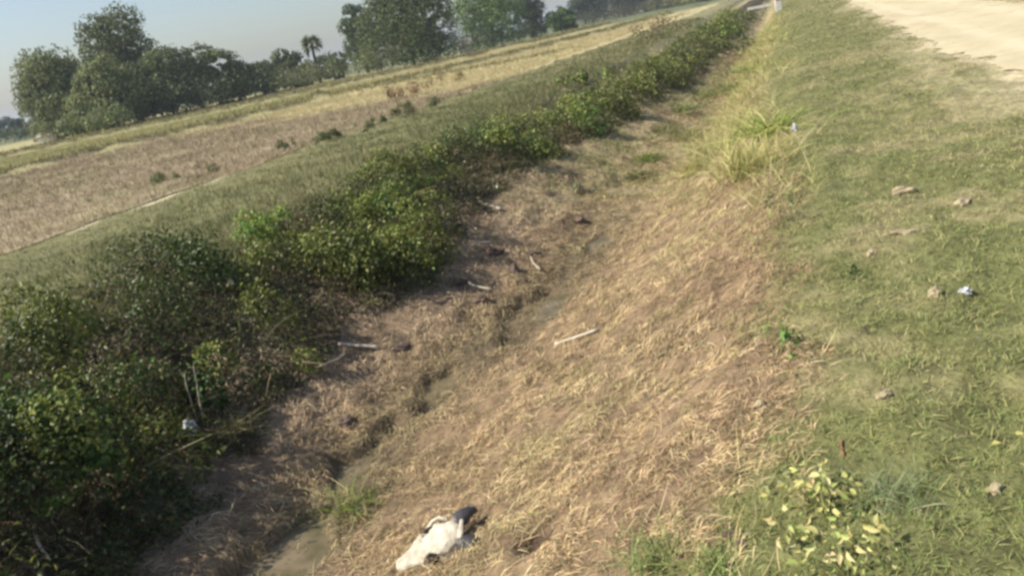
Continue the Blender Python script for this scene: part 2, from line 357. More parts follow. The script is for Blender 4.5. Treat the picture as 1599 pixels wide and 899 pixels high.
# ---- thatch: mown dry grass lying in the ditch
def thatch():
    P = scatter(-4.3, .25, .9, 34, 9500, 2.8, 1.15); P = P[infrustum(P)]
    x, y = P[:, 0], P[:, 1]; ex = edge_x(y); n2 = fbm(x*4, y*4, 52)
    dens = (1-sstep(-.12, .3, (x-ex)+(n2-.5)*.5))*(.9+.1*sstep(-4.1, -3.3, x))
    dens *= 1-.45*pud(x, y)
    cl = fbm(x*6, y*6, 81); dens *= .2+.8*sstep(.36, .56, cl)
    for hx, hy, r in HOLE_C: dens = dens*(1-.95*np.exp(-(((x-hx)/(r*1.05))**2+((y-hy)/(r*1.05))**2)))
    k = RNG.random(len(x)) < dens; x, y, cl = x[k], y[k], cl[k]; n = len(x); d = np.hypot(x, y)
    # combed roughly one way, with swirls
    sw = (fbm(x*1.4, y*1.4, 83)-.5)*3.2+RNG.normal(0, .75, n); a = .45+sw*1.15
    D = np.stack([np.cos(a), np.sin(a), np.zeros(n)], 1)
    B = np.stack([x, y, terrain(x, y)], 1)
    L = RNG.uniform(.018, .082, n)*(1+d*.035); W = RNG.uniform(.0014, .0040, n)*(.8+d*.14)
    tint = fbm(x*.8, y*.8, 85)
    C = pick(STRAW, n, [.3, .25, .2, .15, .1])
    C = mix(C, c3(.46, .40, .20), sstep(.5, .75, tint)*.5*(x > -1.6)); C = mix(C, c3(.30, .205, .13), sstep(.5, .25, tint)*.6); C = C*(.72+.5*sstep(.35, .62, fbm(x*9, y*9, 86)))[:, None]
    ch = chan(y); wet = np.exp(-((x+2.65-ch)/.36)**2)*sstep(12, 8, y); C = mix(C, c3(.23, .21, .11), wet*.6)
    lf = sstep(-2.9, -3.4, x-ch*.7); C = mix(C, c3(.56, .44, .30), lf*.6); C = mix(C, c3(.13, .09, .065), lf*sstep(.56, .68, fbm(x*3.2, y*3.2, 89))*.75)
    g = sstep(.62, .75, fbm(x*2.3, y*2.3, 88))*sstep(-2.6, -1.2, x)*sstep(3, 4, y); C = mix(C, c3(.25, .26, .09), g*.45*RNG.random(n))
    C = mix(C, c3(.24, .27, .09), sstep(7, 13, y)*sstep(.40, .55, fbm(x*1.3, y*.7, 92))*.8*RNG.random(n)**.5)
    lift = np.where(RNG.random(n) < .06, RNG.uniform(.02, .05, n), RNG.uniform(.0, .022, n))*(.5+cl)
    bend = np.stack([RNG.normal(0, .13, n), RNG.normal(0, .13, n), np.zeros(n)], 1)
    V, F, CC = blades(B, D, L, W, bend, jit(C, .25), 3, True, lift)
    o = mesh_np('dry_grass', V, F, CC, M_STRAW); tag(o, 'mown brown dry grass lying matted over the ditch', 'dry grass', kind='stuff')
    # upright stragglers
    P = scatter(-3.7, .1, 1.2, 30, 120, 3, 1.2); P = P[infrustum(P)]; x, y = P.T; k = (RNG.random(len(x)) < sstep(.35, .65, fbm(x*2, y*2, 90))*(1-pud(x, y))) & (x < edge_x(y)+.3)
    x, y = x[k], y[k]; n = len(x); d = np.hypot(x, y)
    D = rdir(n, .25, .9); B = np.stack([x, y, terrain(x, y)], 1)
    V, F, CC = blades(B, D, RNG.uniform(.05, .16, n), RNG.uniform(.003, .005, n)*(.8+d*.12), rdir(n)*.4, jit(pick(STRAW, n)), 3)
    o2 = mesh_np('dry_stubble', V, F, CC, M_STRAW); tag(o2, 'scattered upright brown stubble among the mown ditch grass', 'stubble', kind='stuff')
thatch()

# ---- short green grass of the right-hand slope and the verge
def turf():
    P = scatter(-1.6, 3.2, .7, 60, 11500, 2.4, 1.3); P = P[infrustum(P)]
    x, y = P[:, 0], P[:, 1]; ex = edge_x(y); n2 = fbm(x*4, y*4, 52); n1 = fbm(x*.9, y*.9, 51)
    dens = sstep(-.2, .2, (x-ex)+(n2-.5)*.6)
    bare = sstep(.56, .68, fbm(x*1.1+3, y*.35, 53))*sstep(.9, 2.0, x)
    dens *= 1-.75*bare; dens *= 1-sstep(-.40, .25, x-road_edge(y)+(n2-.5)*.8)*.97
    cl = fbm(x*7, y*7, 91); dens *= .4+.6*sstep(.3, .5, cl)
    k = RNG.random(len(x)) < dens; x, y, cl, n1, n2 = x[k], y[k], cl[k], n1[k], n2[k]; n = len(x); d = np.hypot(x, y)
    a = RNG.uniform(0, 2*math.pi, n); tl = RNG.uniform(.5, 1.3, n)
    D = np.stack([np.cos(a)*np.sin(tl), np.sin(a)*np.sin(tl), np.cos(tl)], 1)
    L = RNG.uniform(.016, .042, n)*(.6+.9*cl)*(1+d*.02); W = RNG.uniform(.0025, .0048, n)*(.8+d*.13)
    C = pick(GREENG, n, [.28, .27, .17, .18, .10])
    C = mix(C, c3(.42, .36, .19), sstep(.46, .68, n1*.5+n2*.5)*.75); C = mix(C, c3(.42, .37, .21), sstep(1.2, 2.2, x)*.4)
    C = mix(C, c3(.31, .28, .15), sstep(6, 14, d)*.35)
    C = mix(C, c3(.13, .18, .05), sstep(.5, .7, fbm(x*1.7, y*1.7, 95))*sstep(6, 3, y)*.4); C = mix(C, c3(.33, .335, .13), .22)*1.1
    C = mix(C, c3(.34, .31, .12), sstep(.6, 0, np.abs(x-edge_x(y)))*.35*RNG.random(n))
    bend = np.stack([RNG.normal(0, .3, n), RNG.normal(0, .3, n), -RNG.uniform(.0, .3, n)], 1)
    B = np.stack([x, y, terrain(x, y)-.004], 1)
    V, F, CC = blades(B, D, L, W, bend, jit(C, .2)*.9, 2, tipc=jit(C, .1)*1.15)
    o = mesh_np('short_grass', V, F, CC, M_BLADE); tag(o, 'short grazed green grass on the slope beside the dirt road', 'grass', kind='stuff')
turf()

def far_verge():
    P = scatter(4.5, 11, 6, 90, 700, 8, 1.3); P = P[infrustum(P)]; x, y = P.T; n = len(x); d = np.hypot(x, y)
    C = pick(GREENG, n)
    V, F, CC = blades(np.stack([x, y, terrain(x, y)], 1), rdir(n, .3, 1), RNG.uniform(.05, .16, n)*sstep(4.5, 5, x), RNG.uniform(.003, .006, n)*(.8+d*.1), rdir(n)*.3, jit(C), 2)
    tag(mesh_np('verge_grass', V, F, CC, M_BLADE), 'green grass on the far side of the dirt road', 'grass', kind='stuff')
far_verge()
def fringe():
    P = scatter(-1.8, .35, 3.2, 40, 1100, 6, .8); x, y = P.T; m = x-(edge_x(y)-.28)
    dens = np.exp(-(m/(.36+.3*sstep(9, 16, y)))**2)*sstep(4, 7.5, y)*(.10+.9*sstep(.46, .62, fbm(x*1.8, y*.9, 160)))+.25*np.exp(-(m/.25)**2)*sstep(.5, .62, fbm(x*3, y*1.5, 161))
    k = (RNG.random(len(x)) < dens) & infrustum(P); x, y = x[k], y[k]; n = len(x); d = np.hypot(x, y)
    D = rdir(n, .35, 1); D[:, 0] += .1; D /= np.linalg.norm(D, axis=1)[:, None]
    C = mix(pick([c3(.46, .43, .17), c3(.55, .50, .24), c3(.34, .35, .11), c3(.40, .34, .17)], n), c3(.24, .29, .08), (fbm(x*1.1, y*.8, 163) > .58)*.6)
    hgt = RNG.uniform(.10, .36, n)*sstep(2.5, 8, y)
    V, F, CC = blades(np.stack([x, y, terrain(x, y)-.01], 1), D, hgt+.05, RNG.uniform(.0035, .006, n)*(.6+d*.09), np.concatenate([D[:, :2]*.4, -RNG.uniform(.1, .4, (n, 1))], 1), jit(C)*.9, 4, tipc=jit(C, .1)*1.1)
    tag(mesh_np('fringe_grass', V, F, CC, M_BLADE), 'loose pale yellow grass along the line where ditch straw meets the green slope', 'grass', kind='stuff')
fringe()
# ---- grass of the strip between the thicket and the field
def left_turf():
    P = scatter(-11, -5.0, 3, 60, 1500, 6, 1.2); P = P[infrustum(P)]; x, y = P[:, 0], P[:, 1]
    pth = np.exp(-((x-path_x(y)-.1)/.36)**4)*sstep(8.6, 9.6, y)*sstep(14.5, 12, y)*.9
    dens = sstep(-4.9, -5.5, x)*(1-pth)*(1-sstep(-.2, -.8, x-path_x(y))*.9)*(.4+.6*sstep(.3, .55, fbm(x*3, y*3, 101)))
    k = RNG.random(len(x)) < dens; x, y = x[k], y[k]; n = len(x); d = np.hypot(x, y)
    a = RNG.uniform(0, 2*math.pi, n); tl = RNG.uniform(.2, 1.1, n); D = np.stack([np.cos(a)*np.sin(tl), np.sin(a)*np.sin(tl), np.cos(tl)], 1)
    tall = sstep(-7.5, -5.5, x); L = RNG.uniform(.05, .11, n)*(1+tall*1.0)*(1-.6*sstep(-8, -9.2, x)); W = RNG.uniform(.004, .007, n)*(.6+d*.09)
    C = pick([c3(.13, .15, .055), c3(.19, .19, .08), c3(.26, .23, .12), c3(.10, .125, .045)], n)
    C = mix(C, c3(.28, .25, .13), sstep(.5, .7, fbm(x*.7, y*.7, 103))*.5)
    C = mix(C, c3(.35, .31, .16), sstep(-8.6, -9.8, x)*.5)
    V, F, CC = blades(np.stack([x, y, terrain(x, y)], 1), D, L, W, rdir(n)*.3, jit(C), 2)
    tag(mesh_np('bank_grass', V, F, CC, M_BLADE), 'dull olive grass on the far bank between thicket and field', 'grass', kind='stuff')
    # stubble in the field
    P = scatter(-60, -8, 6, 90, 60, 20, .9); P = P[infrustum(P)]; x, y = P[:, 0], P[:, 1]
    keep = x < np.where(y < 19, path_x(y)-.4, -9.2)
    x, y = x[keep], y[keep]
    # each point is a small tuft of five straws
    x = np.repeat(x, 5)+RNG.normal(0, .05, len(x)*5); y = np.repeat(y, 5)+RNG.normal(0, .05, len(y)*5); n = len(x); d = np.hypot(x, y)
    C = field_col(x, y)*1.05
    V, F, CC = blades(np.stack([x, y, terrain(x, y)+.02], 1), rdir(n, .3, 1), RNG.uniform(.05, .14, n), RNG.uniform(.004, .007, n)*(.6+d*.08), rdir(n)*.3, jit(C, .13), 2)
    tag(mesh_np('field_stubble', V, F, CC, M_STRAW), 'cut straw stubble scattered over the flat field', 'stubble', kind='stuff')
    # rough grass on the bunds
    PP = []
    for b in BUNDS:
        for (ax, ay), (bx, by) in zip(b[:-1], b[1:]):
            m = int(math.hypot(bx-ax, by-ay)*90); t = RNG.random(m); PP.append(np.stack([ax+(bx-ax)*t, ay+(by-ay)*t], 1)+RNG.normal(0, .3, (m, 2)))
    P = np.concatenate(PP); n = len(P); d = np.hypot(P[:, 0], P[:, 1])
    C = pick([c3(.15, .16, .06), c3(.22, .21, .09), c3(.33, .29, .14), c3(.38, .34, .13)], n)
    V, F, CC = blades(np.stack([P[:, 0], P[:, 1], terrain(P[:, 0], P[:, 1])], 1), rdir(n, .4, 1), RNG.uniform(.1, .3, n), .02+d*.0006+0*d, rdir(n)*.3, jit(C), 2)
    tag(mesh_np('bund_grass', V, F, CC, M_BLADE), 'rough grass growing along the low field banks', 'grass', kind='stuff')
left_turf()

# ---- the weedy thicket on the left bank
TH_PAL = [c3(.055, .085, .025), c3(.085, .12, .035), c3(.13, .165, .045), c3(.045, .065, .025), c3(.11, .10, .05), c3(.19, .21, .07)]
def thicket():
    species = [([c3(.05, .08, .02), c3(.08, .12, .03), c3(.12, .155, .04)], .034, .6, .45), ([c3(.22, .26, .05), c3(.30, .33, .08), c3(.14, .18, .04)], .040, .5, .2), ([c3(.13, .15, .05), c3(.18, .18, .07), c3(.09, .11, .035)], .030, .6, .2),
               ([c3(.17, .12, .07), c3(.24, .18, .10), c3(.12, .10, .05)], .034, .22, .15), ([c3(.10, .19, .035), c3(.15, .26, .05), c3(.06, .12, .025)], .046, .75, .12), ([c3(.07, .085, .04), c3(.10, .10, .05), c3(.04, .05, .02)], .024, .5, .2)]
    PP, NN, AA, LL, WW, CC_ = [], [], [], [], [], []
    y = .9
    while y < 60:
        step = .20+.022*y; m = RNG.poisson(10.5*(1+.5*sstep(8, 14, y))*step/(.21+.018*y))
        for q in range(m):
            xx = RNG.uniform(-6.6, -2.0); yy = y+RNG.uniform(0, step); hh = float(th_top(xx, yy))
            if hh < .09 or not infrustum(np.array([[xx, yy]]), 420)[0]: continue
            dd = math.hypot(xx, yy); sp = species[int(RNG.choice(6, p=[.36, .17, .18, .08, .06, .15]))]
            if fbm(xx*.7, yy*.55, 140) > .55 and RNG.random() < .5: sp = species[1]
            R_ = RNG.uniform(.10, .26)*(1+yy*.022); top = hh*RNG.uniform(.75, 1.35)
            n = int(760*(R_/.2)**2*(3.8/max(3.4, dd))**1.15); o = rdir(n, -.5, 1); r = RNG.uniform(.5, 1.05, n)**.6
            sq = np.array([1, 1, RNG.uniform(.7, 1.1)]); p = o*(R_*r)[:, None]*sq
            # ragged sprays poke out
            far = RNG.random(n) < .18; p[far] *= RNG.uniform(1.1, 1.9, (far.sum(), 1))
            p += np.array([xx, yy, max(top-R_*.75, .04)]); p[:, 2] += terrain(p[:, 0], p[:, 1]); 
            c = pick(sp[0], n)*RNG.uniform(.75, 1.25)
            L = sp[1]*RNG.uniform(.6, 1.35, n)*(.75+dd*.045)
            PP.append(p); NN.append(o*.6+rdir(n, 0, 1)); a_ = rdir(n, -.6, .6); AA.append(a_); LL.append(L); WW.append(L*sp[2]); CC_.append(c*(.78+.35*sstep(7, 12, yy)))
        y += step
    # dark low growth that closes the gaps between the clumps
    q_ = scatter(-7.0, -2.0, .8, 50, 2600, 3.6, 1.2); q_ = q_[infrustum(q_, 320)]; h_ = th_top(q_[:, 0], q_[:, 1]); kk = h_ > .05; q_, h_ = q_[kk], h_[kk]; n = len(q_); dd = np.hypot(q_[:, 0], q_[:, 1])
    PP.append(np.stack([q_[:, 0], q_[:, 1], terrain(q_[:, 0], q_[:, 1])+h_*RNG.uniform(.05, .75, n)], 1)); NN.append(rdir(n, -.1, 1)); AA.append(rdir(n, -.6, .6)); l_ = RNG.uniform(.02, .045, n)*(.75+dd*.045); LL.append(l_); WW.append(l_*.55)
    CC_.append(pick([c3(.05, .07, .022), c3(.075, .095, .03), c3(.10, .085, .045), c3(.14, .11, .06)], n))
    P, N, A, L, W, C = map(np.concatenate, (PP, NN, AA, LL, WW, CC_)); n = len(P)
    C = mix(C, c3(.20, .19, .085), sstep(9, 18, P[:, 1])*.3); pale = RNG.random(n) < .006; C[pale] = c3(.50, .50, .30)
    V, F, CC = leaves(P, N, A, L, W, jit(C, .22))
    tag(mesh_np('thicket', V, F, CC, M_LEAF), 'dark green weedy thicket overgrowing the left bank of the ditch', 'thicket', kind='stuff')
    print('thicket leaves', n)
    # stems, creepers and long grass inside it
    P = scatter(-7.0, -2.0, 1.0, 45, 260, 4, 1.3); P = P[infrustum(P, 320)]; x, y = P[:, 0], P[:, 1]; h = th_top(x, y); k = (h > .03) | ((RNG.random(len(x)) < .3) & (x < -3.5)); x, y, h = x[k], y[k], h[k]; n = len(x); d = np.hypot(x, y)
    C = pick([c3(.10, .10, .04), c3(.15, .16, .05), c3(.16, .12, .075), c3(.22, .18, .10), c3(.08, .10, .035)], n)
    D = rdir(n, .15, 1); D[:, 0] += .25; D /= np.linalg.norm(D, axis=1)[:, None]
    V, F, CC = blades(np.stack([x, y, terrain(x, y)], 1), D, (.08+h*.78)*RNG.uniform(.6, 1.12, n), RNG.uniform(.005, .011, n)*(.7+d*.07), rdir(n)*.35+np.array([.1, 0, -.25]), jit(C, .25), 4)
    tag(mesh_np('thicket_stems', V, F, CC, M_BLADE), 'tangled stems and long grass inside the thicket on the left bank', 'stems', kind='stuff')
thicket()

# ------------------------------------------------------------------ single plants
def bush(name, loc, rx, rh, n, pal, leaf, label, cat='bush', group=None, stems=14, wratio=.6, sharp=.0, wts=None, upright=0.0):
    root = empty(name, loc); tag(root, label, cat, group)
    nl = max(4, int(5+rx*6)); cen = np.stack([RNG.normal(0, rx*.42, nl), RNG.normal(0, rx*.42, nl), RNG.uniform(.35, .78, nl)*rh], 1); cr = RNG.uniform(.3, .5, nl)*min(rx, rh*1.1)
    i = RNG.integers(0, nl, n); o = rdir(n, -.7, 1); r = RNG.uniform(.55, 1.08, n)
    P = cen[i]+o*(cr[i]*r)[:, None]; P[:, 2] = np.abs(P[:, 2])
    gap = fbm(P[:, 0]*5/rx*.3+3, P[:, 2]*5/rx*.3+P[:, 1]*2, 7); P = P[gap > .33]; i = i[gap > .33]; o = o[gap > .33]; m = len(P)
    N = o*(1-upright)+rdir(m, 0, 1)*.8; A = rdir(m, -.5, .5); A[:, 2] += upright*2
    C = jit(pick(pal, m, wts)*(RNG.uniform(.8, 1.2, nl)[i])[:, None], .2); L = leaf*RNG.uniform(.6, 1.3, m)
    V, F, CC = leaves(P, N, A, L, L*wratio, C); mesh_np('foliage', V, F, CC, M_LEAF, root)
    B = np.zeros((stems, 3)); B[:, :2] = RNG.normal(0, rx*.12, (stems, 2)); B[:, 2] = -.02
    D = rdir(stems, .4, 1); D[:, :2] *= rx/max(rh, .01); D /= np.linalg.norm(D, axis=1)[:, None]
    V, F, CC = blades(B, D, rh*RNG.uniform(.6, 1, stems), np.full(stems, max(.006, rh*.018)), rdir(stems)*.2, jit(np.tile(c3(.13, .11, .06), (stems, 1))), 3)
    mesh_np('stems', V, F, CC, M_BLADE, root); return root
def tuft(name, loc, r, h, n, pal, w_, label, cat='grass tuft', group=None, lean=(0, 0), spread=1.0, wts=None):
    B = np.zeros((n, 3)); B[:, :2] = RNG.normal(0, r*.45, (n, 2)); D = rdir(n, .3, 1); D[:, :2] *= spread; D[:, 0] += lean[0]; D[:, 1] += lean[1]; D /= np.linalg.norm(D, axis=1)[:, None]
    bend = np.concatenate([D[:, :2]*.5, -RNG.uniform(.1, .5, (n, 1))], 1)
    C = jit(pick(pal, n, wts), .2); V, F, CC = blades(B, D, h*RNG.uniform(.5, 1.1, n), w_*RNG.uniform(.6, 1.3, n), bend, C*.85, 4, tipc=C*1.1)
    o = mesh_np(name, V, F, CC, M_BLADE); o.location = loc; return tag(o, label, cat, group)
LIME = [c3(.28, .36, .06), c3(.20, .30, .05), c3(.36, .40, .10), c3(.13, .20, .04)]
BRI = [c3(.14, .26, .05), c3(.20, .34, .07), c3(.09, .17, .04), c3(.27, .38, .10)]
DRK = [c3(.05, .085, .025), c3(.08, .12, .035), c3(.12, .15, .05)]
OLV = [c3(.14, .16, .06), c3(.20, .20, .09), c3(.10, .13, .045)]
YEL = [c3(.56, .53, .20), c3(.62, .58, .27), c3(.45, .46, .16), c3(.34, .40, .12)]
def on(px, py, up_=0, dx=0, dy=0):
    p = at(px, py); return Vector((p.x+dx, p.y+dy, gz(p.x+dx, p.y+dy)+up_))
def at_x(px, py, X):      # the point of a line of sight over the line x = X, dropped to the ground
    v = ray(px, py); t = X/v.x; return Vector((X, v.y*t, gz(X, v.y*t))), CAM_H+v.z*t
def seat(px, py, X):
    p, z = at_x(px, py, X); return p, max(.15, z-p.z)

p, h = seat(90, 715, -3.95); bush('leafy_bush', p, .36, h+.16, 1700, BRI, .042, 'bright green leafy bush lowest on the left bank, near the bottom left corner', wratio=.75)
p, h = seat(215, 620, -4.3); bush('leafy_bush', p, .40, h+.12, 1100, BRI[:3]+DRK, .036, 'loose mid green bush just above the bright bush on the left bank', wratio=.7)
p, h = seat(400, 350, -5.0); bush('leafy_bush', p, .34, h+.15, 900, LIME+BRI[:1], .05, 'lime green bush sticking up from the top of the thicket', wratio=.5)
p, h = seat(560, 305, -5.0); tuft('fern_clump', p, .55, h+.20, 420, LIME+[c3(.40, .42, .12)], .022, 'yellow green clump of upright strappy leaves on the thicket', 'plant', spread=.6)
p, h = seat(640, 285, -4.9); tuft('fern_clump', p, .4, h+.12, 220, LIME+DRK, .02, 'darker green strappy clump right beside the yellow green clump', 'plant', spread=.7)
p, h = seat(235, 400, -5.6); bush('leafy_bush', p, .55, h+.12, 1300, DRK, .05, 'dark low bush at the back edge of the thicket, on the left')
p, h = seat(340, 440, -4.9); bush('leafy_bush', p, .30, h+.08, 600, LIME+OLV, .04, 'yellowish bush with pale leaves in the middle of the near thicket')
p, h = seat(760, 220, -4.9); bush('leafy_bush', p, .6, h+.15, 900, LIME+OLV+OLV, .07, 'olive and lime bush half way along the thicket')
p, h = seat(930, 155, -4.9); bush('leafy_bush', p, .9, h+.25, 900, OLV+LIME[:2], .10, 'wide olive bush toward the far end of the thicket')
p = on(1130, 70, dx=-.1); bush('leafy_bush', p, .7, .75, 900, LIME[:3]+DRK, .09, 'rounded bright green bush at the far end of the ditch bank')
p = on(1160, 85); bush('leafy_bush', p, .7, .6, 600, OLV, .09, 'dull olive bush across from the far bright green bush')
# shrubs on the field edge
for (px, py, r, hh, lab) in [(300, 285, .62, .38, 'low dark shrub beside the bare foot path at the field edge'), (472, 238, .6, .36, 'second low shrub along the field edge, right of the foot path'),
                             (545, 214, .5, .28, 'small flat shrub at the field edge below the reddish weeds'), (640, 178, .75, .35, 'flat dark shrub farthest along the field edge'), (600, 192, .5, .3, 'little shrub next to the farthest flat field edge shrub')]:
    bush('low_shrub', on(px, py), r*1.15, hh*.85, 2600, OLV+DRK+[c3(.17, .19, .08)], .042, lab, 'shrub', 'low shrubs along the field edge', wratio=.4)
bush('reddish_weed', on(642, 152), 1.1, .55, 700, [c3(.22, .13, .08), c3(.30, .18, .10), c3(.20, .17, .08)], .12, 'reddish brown weed patch standing in the yellow field', 'weed', wratio=.35)
bush('reddish_weed', on(705, 130), .9, .45, 450, [c3(.32, .24, .12), c3(.36, .30, .14), c3(.20, .17, .08)], .12, 'tan brown weed patch right of the reddish one in the field', 'weed', wratio=.35)
bush('reddish_weed', on(1015, 62), 1.6, .9, 700, [c3(.28, .22, .13), c3(.22, .20, .10), c3(.36, .30, .17)], .16, 'brown dry weeds at the far corner of the yellow field', 'weed', wratio=.35)
# right-hand side of the ditch
tuft('grass_tuft', on(1165, 275), .30, .55, 480, [c3(.46, .43, .17), c3(.55, .50, .22), c3(.34, .35, .12)], .008, 'tall pale yellow grass tuft where ditch and green slope meet', lean=(.05, .0), spread=.5)
tuft('grass_tuft', on(1120, 240), .5, .45, 420, [c3(.42, .38, .18), c3(.30, .31, .12)], .009, 'second yellow tuft just left of the tallest one', lean=(.1, 0), spread=.7)
tuft('grass_tuft', on(1205, 210), .35, .5, 260, LIME+YEL[:1], .012, 'yellow green tuft behind the tall pale yellow one')
tuft('grass_tuft', on(1075, 215), .5, .35, 300, [c3(.33, .31, .13), c3(.24, .25, .10)], .010, 'shorter olive tuft left of the yellow tufts')
bush('small_weed', on(1222, 350), .20, .26, 420, OLV+[c3(.30, .30, .14)], .026, 'small bushy olive weed at the foot of the green slope', 'weed')
bush('small_weed', on(1215, 555), .13, .13, 150, BRI, .035, 'small fresh green weed lying at the edge of the straw', 'weed', wratio=.5)
bush('small_weed', on(1300, 440), .18, .10, 200, OLV+DRK, .022, 'flat dark weed around the hollow in the slope', 'weed')
tuft('grass_tuft', on(553, 790), .17, .20, 260, LIME[:2]+OLV+STRAW[:1], .004, 'green and tan tuft standing in the channel near the skull')
tuft('grass_tuft', on(352, 672), .17, .22, 260, [c3(.40, .36, .17), c3(.30, .27, .12)], .004, 'pale straw tuft below the thicket, right of the white bag', spread=1.2)
tuft('grass_tuft', on(1010, 250), .35, .30, 220, LIME[:2]+OLV, .009, 'green grass tuft inside the far half of the ditch', lean=(.2, 0))
bush('small_weed', on(930, 300), .42, .20, 420, [c3(.20, .22, .13), c3(.27, .27, .16), c3(.13, .16, .08)], .035, 'grey green weed patch in the ditch bed, middle distance', 'weed')
bush('small_weed', on(870, 400), .32, .15, 320, [c3(.20, .22, .10), c3(.27, .26, .14), c3(.13, .15, .06)], .028, 'low grey green weeds at the upper end of the puddle', 'weed')
tuft('grass_tuft', on(1040, 885), .16, .17, 420, [c3(.22, .28, .09), c3(.30, .33, .13), c3(.16, .22, .07)], .004, 'fresh green grass tuft at the bottom edge right of the skull', spread=.8)
tuft('grass_tuft', on(1130, 890), .10, .09, 420, [c3(.18, .24, .07), c3(.26, .29, .11)], .0045, 'short green tuft at the bottom edge beside the dark seed head', spread=1.2)
tuft('wispy_plant', on(1405, 780), .14, .12, 260, [c3(.22, .27, .14), c3(.18, .24, .09), c3(.30, .34, .19)], .003, 'grey green wispy plant right of the yellow leafy weed', 'plant', spread=.8)
# yellow leafy weed in the foreground
def yellow_weed(px, py, n, r, hgt, label, size=.03, pal=YEL):
    p = on(px, py); root = empty('yellow_weed', p); tag(root, label, 'weed', 'yellowing weeds in the foreground')
    ang = RNG.uniform(0, 6.28, n); hh = RNG.uniform(.25, 1, n); rr = r*np.sqrt(RNG.random(n))
    P = np.stack([rr*np.cos(ang), rr*np.sin(ang), hh*hgt], 1); N = rdir(n, .2, 1); N[:, 1] -= .35
    C = jit(pick(pal, n), .12); L = size*.95*RNG.uniform(.35, 1.2, n)
    A = np.stack([np.cos(ang), np.sin(ang), -.4+0*ang], 1)
    N = N/np.linalg.norm(N, axis=1)[:, None]; A = A-N*(A*N).sum(1)[:, None]; A /= np.linalg.norm(A, axis=1)[:, None]; S = np.cross(N, A)
    # rounded leaf: six rim points round a sunk midrib
    cols = []; V = []
    for (a, s, z) in [(-.5, 0, 0), (-.22, .27, .12), (.15, .24, .14), (.55, 0, -.22), (.15, -.24, .14), (-.22, -.27, .12)]:
        V.append(P+A*(L*a)[:, None]+S*(L*s)[:, None]+N*(L*z)[:, None])
    V = np.stack(V, 1).reshape(-1, 3); b = (np.arange(n)*6)[:, None]
    F = np.concatenate([b+np.array([0, 1, 2, 3]), b+np.array([0, 3, 4, 5])], 0)
    if n <= 30:
        for q in range(n): mesh_np('leaf', V[q*6:q*6+6], np.array([[0, 1, 2, 3], [0, 3, 4, 5]]), np.repeat(C[q:q+1], 6, 0), M_LEAF, root)
    else: mesh_np('foliage', V, F, np.repeat(C, 6, 0), M_LEAF, root)
    m = max(6, n//2); B = np.zeros((m, 3)); D = P[:m]/np.linalg.norm(P[:m], axis=1)[:, None]
    V, F, CC = blades(B, D, np.linalg.norm(P[:m], axis=1), np.full(m, .004), np.zeros((m, 3)), jit(np.tile(c3(.25, .26, .11), (m, 1))), 3)
    mesh_np('stems', V, F, CC, M_BLADE, root)
yellow_weed(1285, 800, 90, .13, .14, 'pale yellow leafy weed on the slope, upper of the yellow ones', .036)
yellow_weed(1325, 905, 98, .15, .15, 'largest yellowing weed, at the bottom edge of the picture', .036, YEL+[c3(.55, .48, .17)])
yellow_weed(1230, 850, 22, .07, .10, 'smallest pale yellow weed, left of the other two', .036)
yellow_weed(1200, 760, 14, .08, .05, 'few pale leaves lying between straw and the yellow weeds', .03, [c3(.42, .40, .20), c3(.30, .30, .14)])

for k, (px, py, r_, h_, pal_, lab) in enumerate([
    (1060, 175, .5, .25, OLV+YEL[3:], 'olive grass clump in the upper ditch near the far bushes'), (1100, 150, .6, .3, YEL[2:]+OLV, 'yellow olive clump at the upper right side of the ditch'),
    (1150, 140, .6, .35, OLV+LIME[3:], 'green clump at the foot of the slope in the distance'), (990, 275, .35, .18, OLV+STRAW[:1], 'low olive clump beside the green tuft of the far ditch'),
    (1180, 110, .7, .4, YEL[2:]+OLV, 'far yellow olive clump below the culvert post'), (1090, 265, .35, .28, STRAW[:2]+YEL[2:], 'tan grass clump left of the tall pale yellow tuft'),
    (1035, 205, .5, .22, OLV+OLV+STRAW[1:2], 'dull clump in the trough of the upper ditch')]):
    tuft('grass_tuft', on(px, py), r_, h_, 380, pal_, .011, lab, spread=.9)
# ------------------------------------------------------------------ sticks, bones, litter
def tube(bm, pts, radii, seg=8, cap=True):
    rings = []; pts = [Vector(p) for p in pts]
    for k, p in enumerate(pts):
        d = (pts[min(k+1, len(pts)-1)]-pts[max(k-1, 0)]).normalized()
        a = d.orthogonal().normalized() if k == 0 else (rings_a-d*rings_a.dot(d)).normalized()
        rings_a = a; b = d.cross(a)
        rings.append([bm.verts.new(p+(a*math.cos(2*math.pi*i/seg)+b*math.sin(2*math.pi*i/seg))*radii[k]) for i in range(seg)])
    for r0, r1 in zip(rings[:-1], rings[1:]):
        for i in range(seg): bm.faces.new((r0[i], r0[(i+1) % seg], r1[(i+1) % seg], r1[i]))
    if cap: bm.faces.new(rings[0][::-1]); bm.faces.new(rings[-1])
def long_thing(name, a, b, r, mat, label, cat, knob=1.0, sag=0.0, group=None, up_=.02):
    pa = on(*a, up_); pb = on(*b, up_); mid = (pa+pb)/2; bm = bmesh.new(); n = 10; pts = []; rad = []
    side = (pb-pa).cross(Vector((0, 0, 1))).normalized()
    for k in range(n+1):
        t = k/n; q = pa.lerp(pb, t)-mid; q += side*sag*math.sin(math.pi*t); q.z += .25*abs(sag)*math.sin(math.pi*t)
        e = abs(2*t-1); rad.append(r*(1+(knob-1)*max(0, (e-.7)/.3)**1.2)*(1-.0*t)*(.9+.2*random.random())); pts.append(q)
    rad[0] *= .7; rad[-1] *= .7
    tube(bm, pts, rad); o = bm_obj(name, bm, mat); o.location = mid; return tag(o, label, cat, group)
G = 'bleached bones scattered in the ditch'
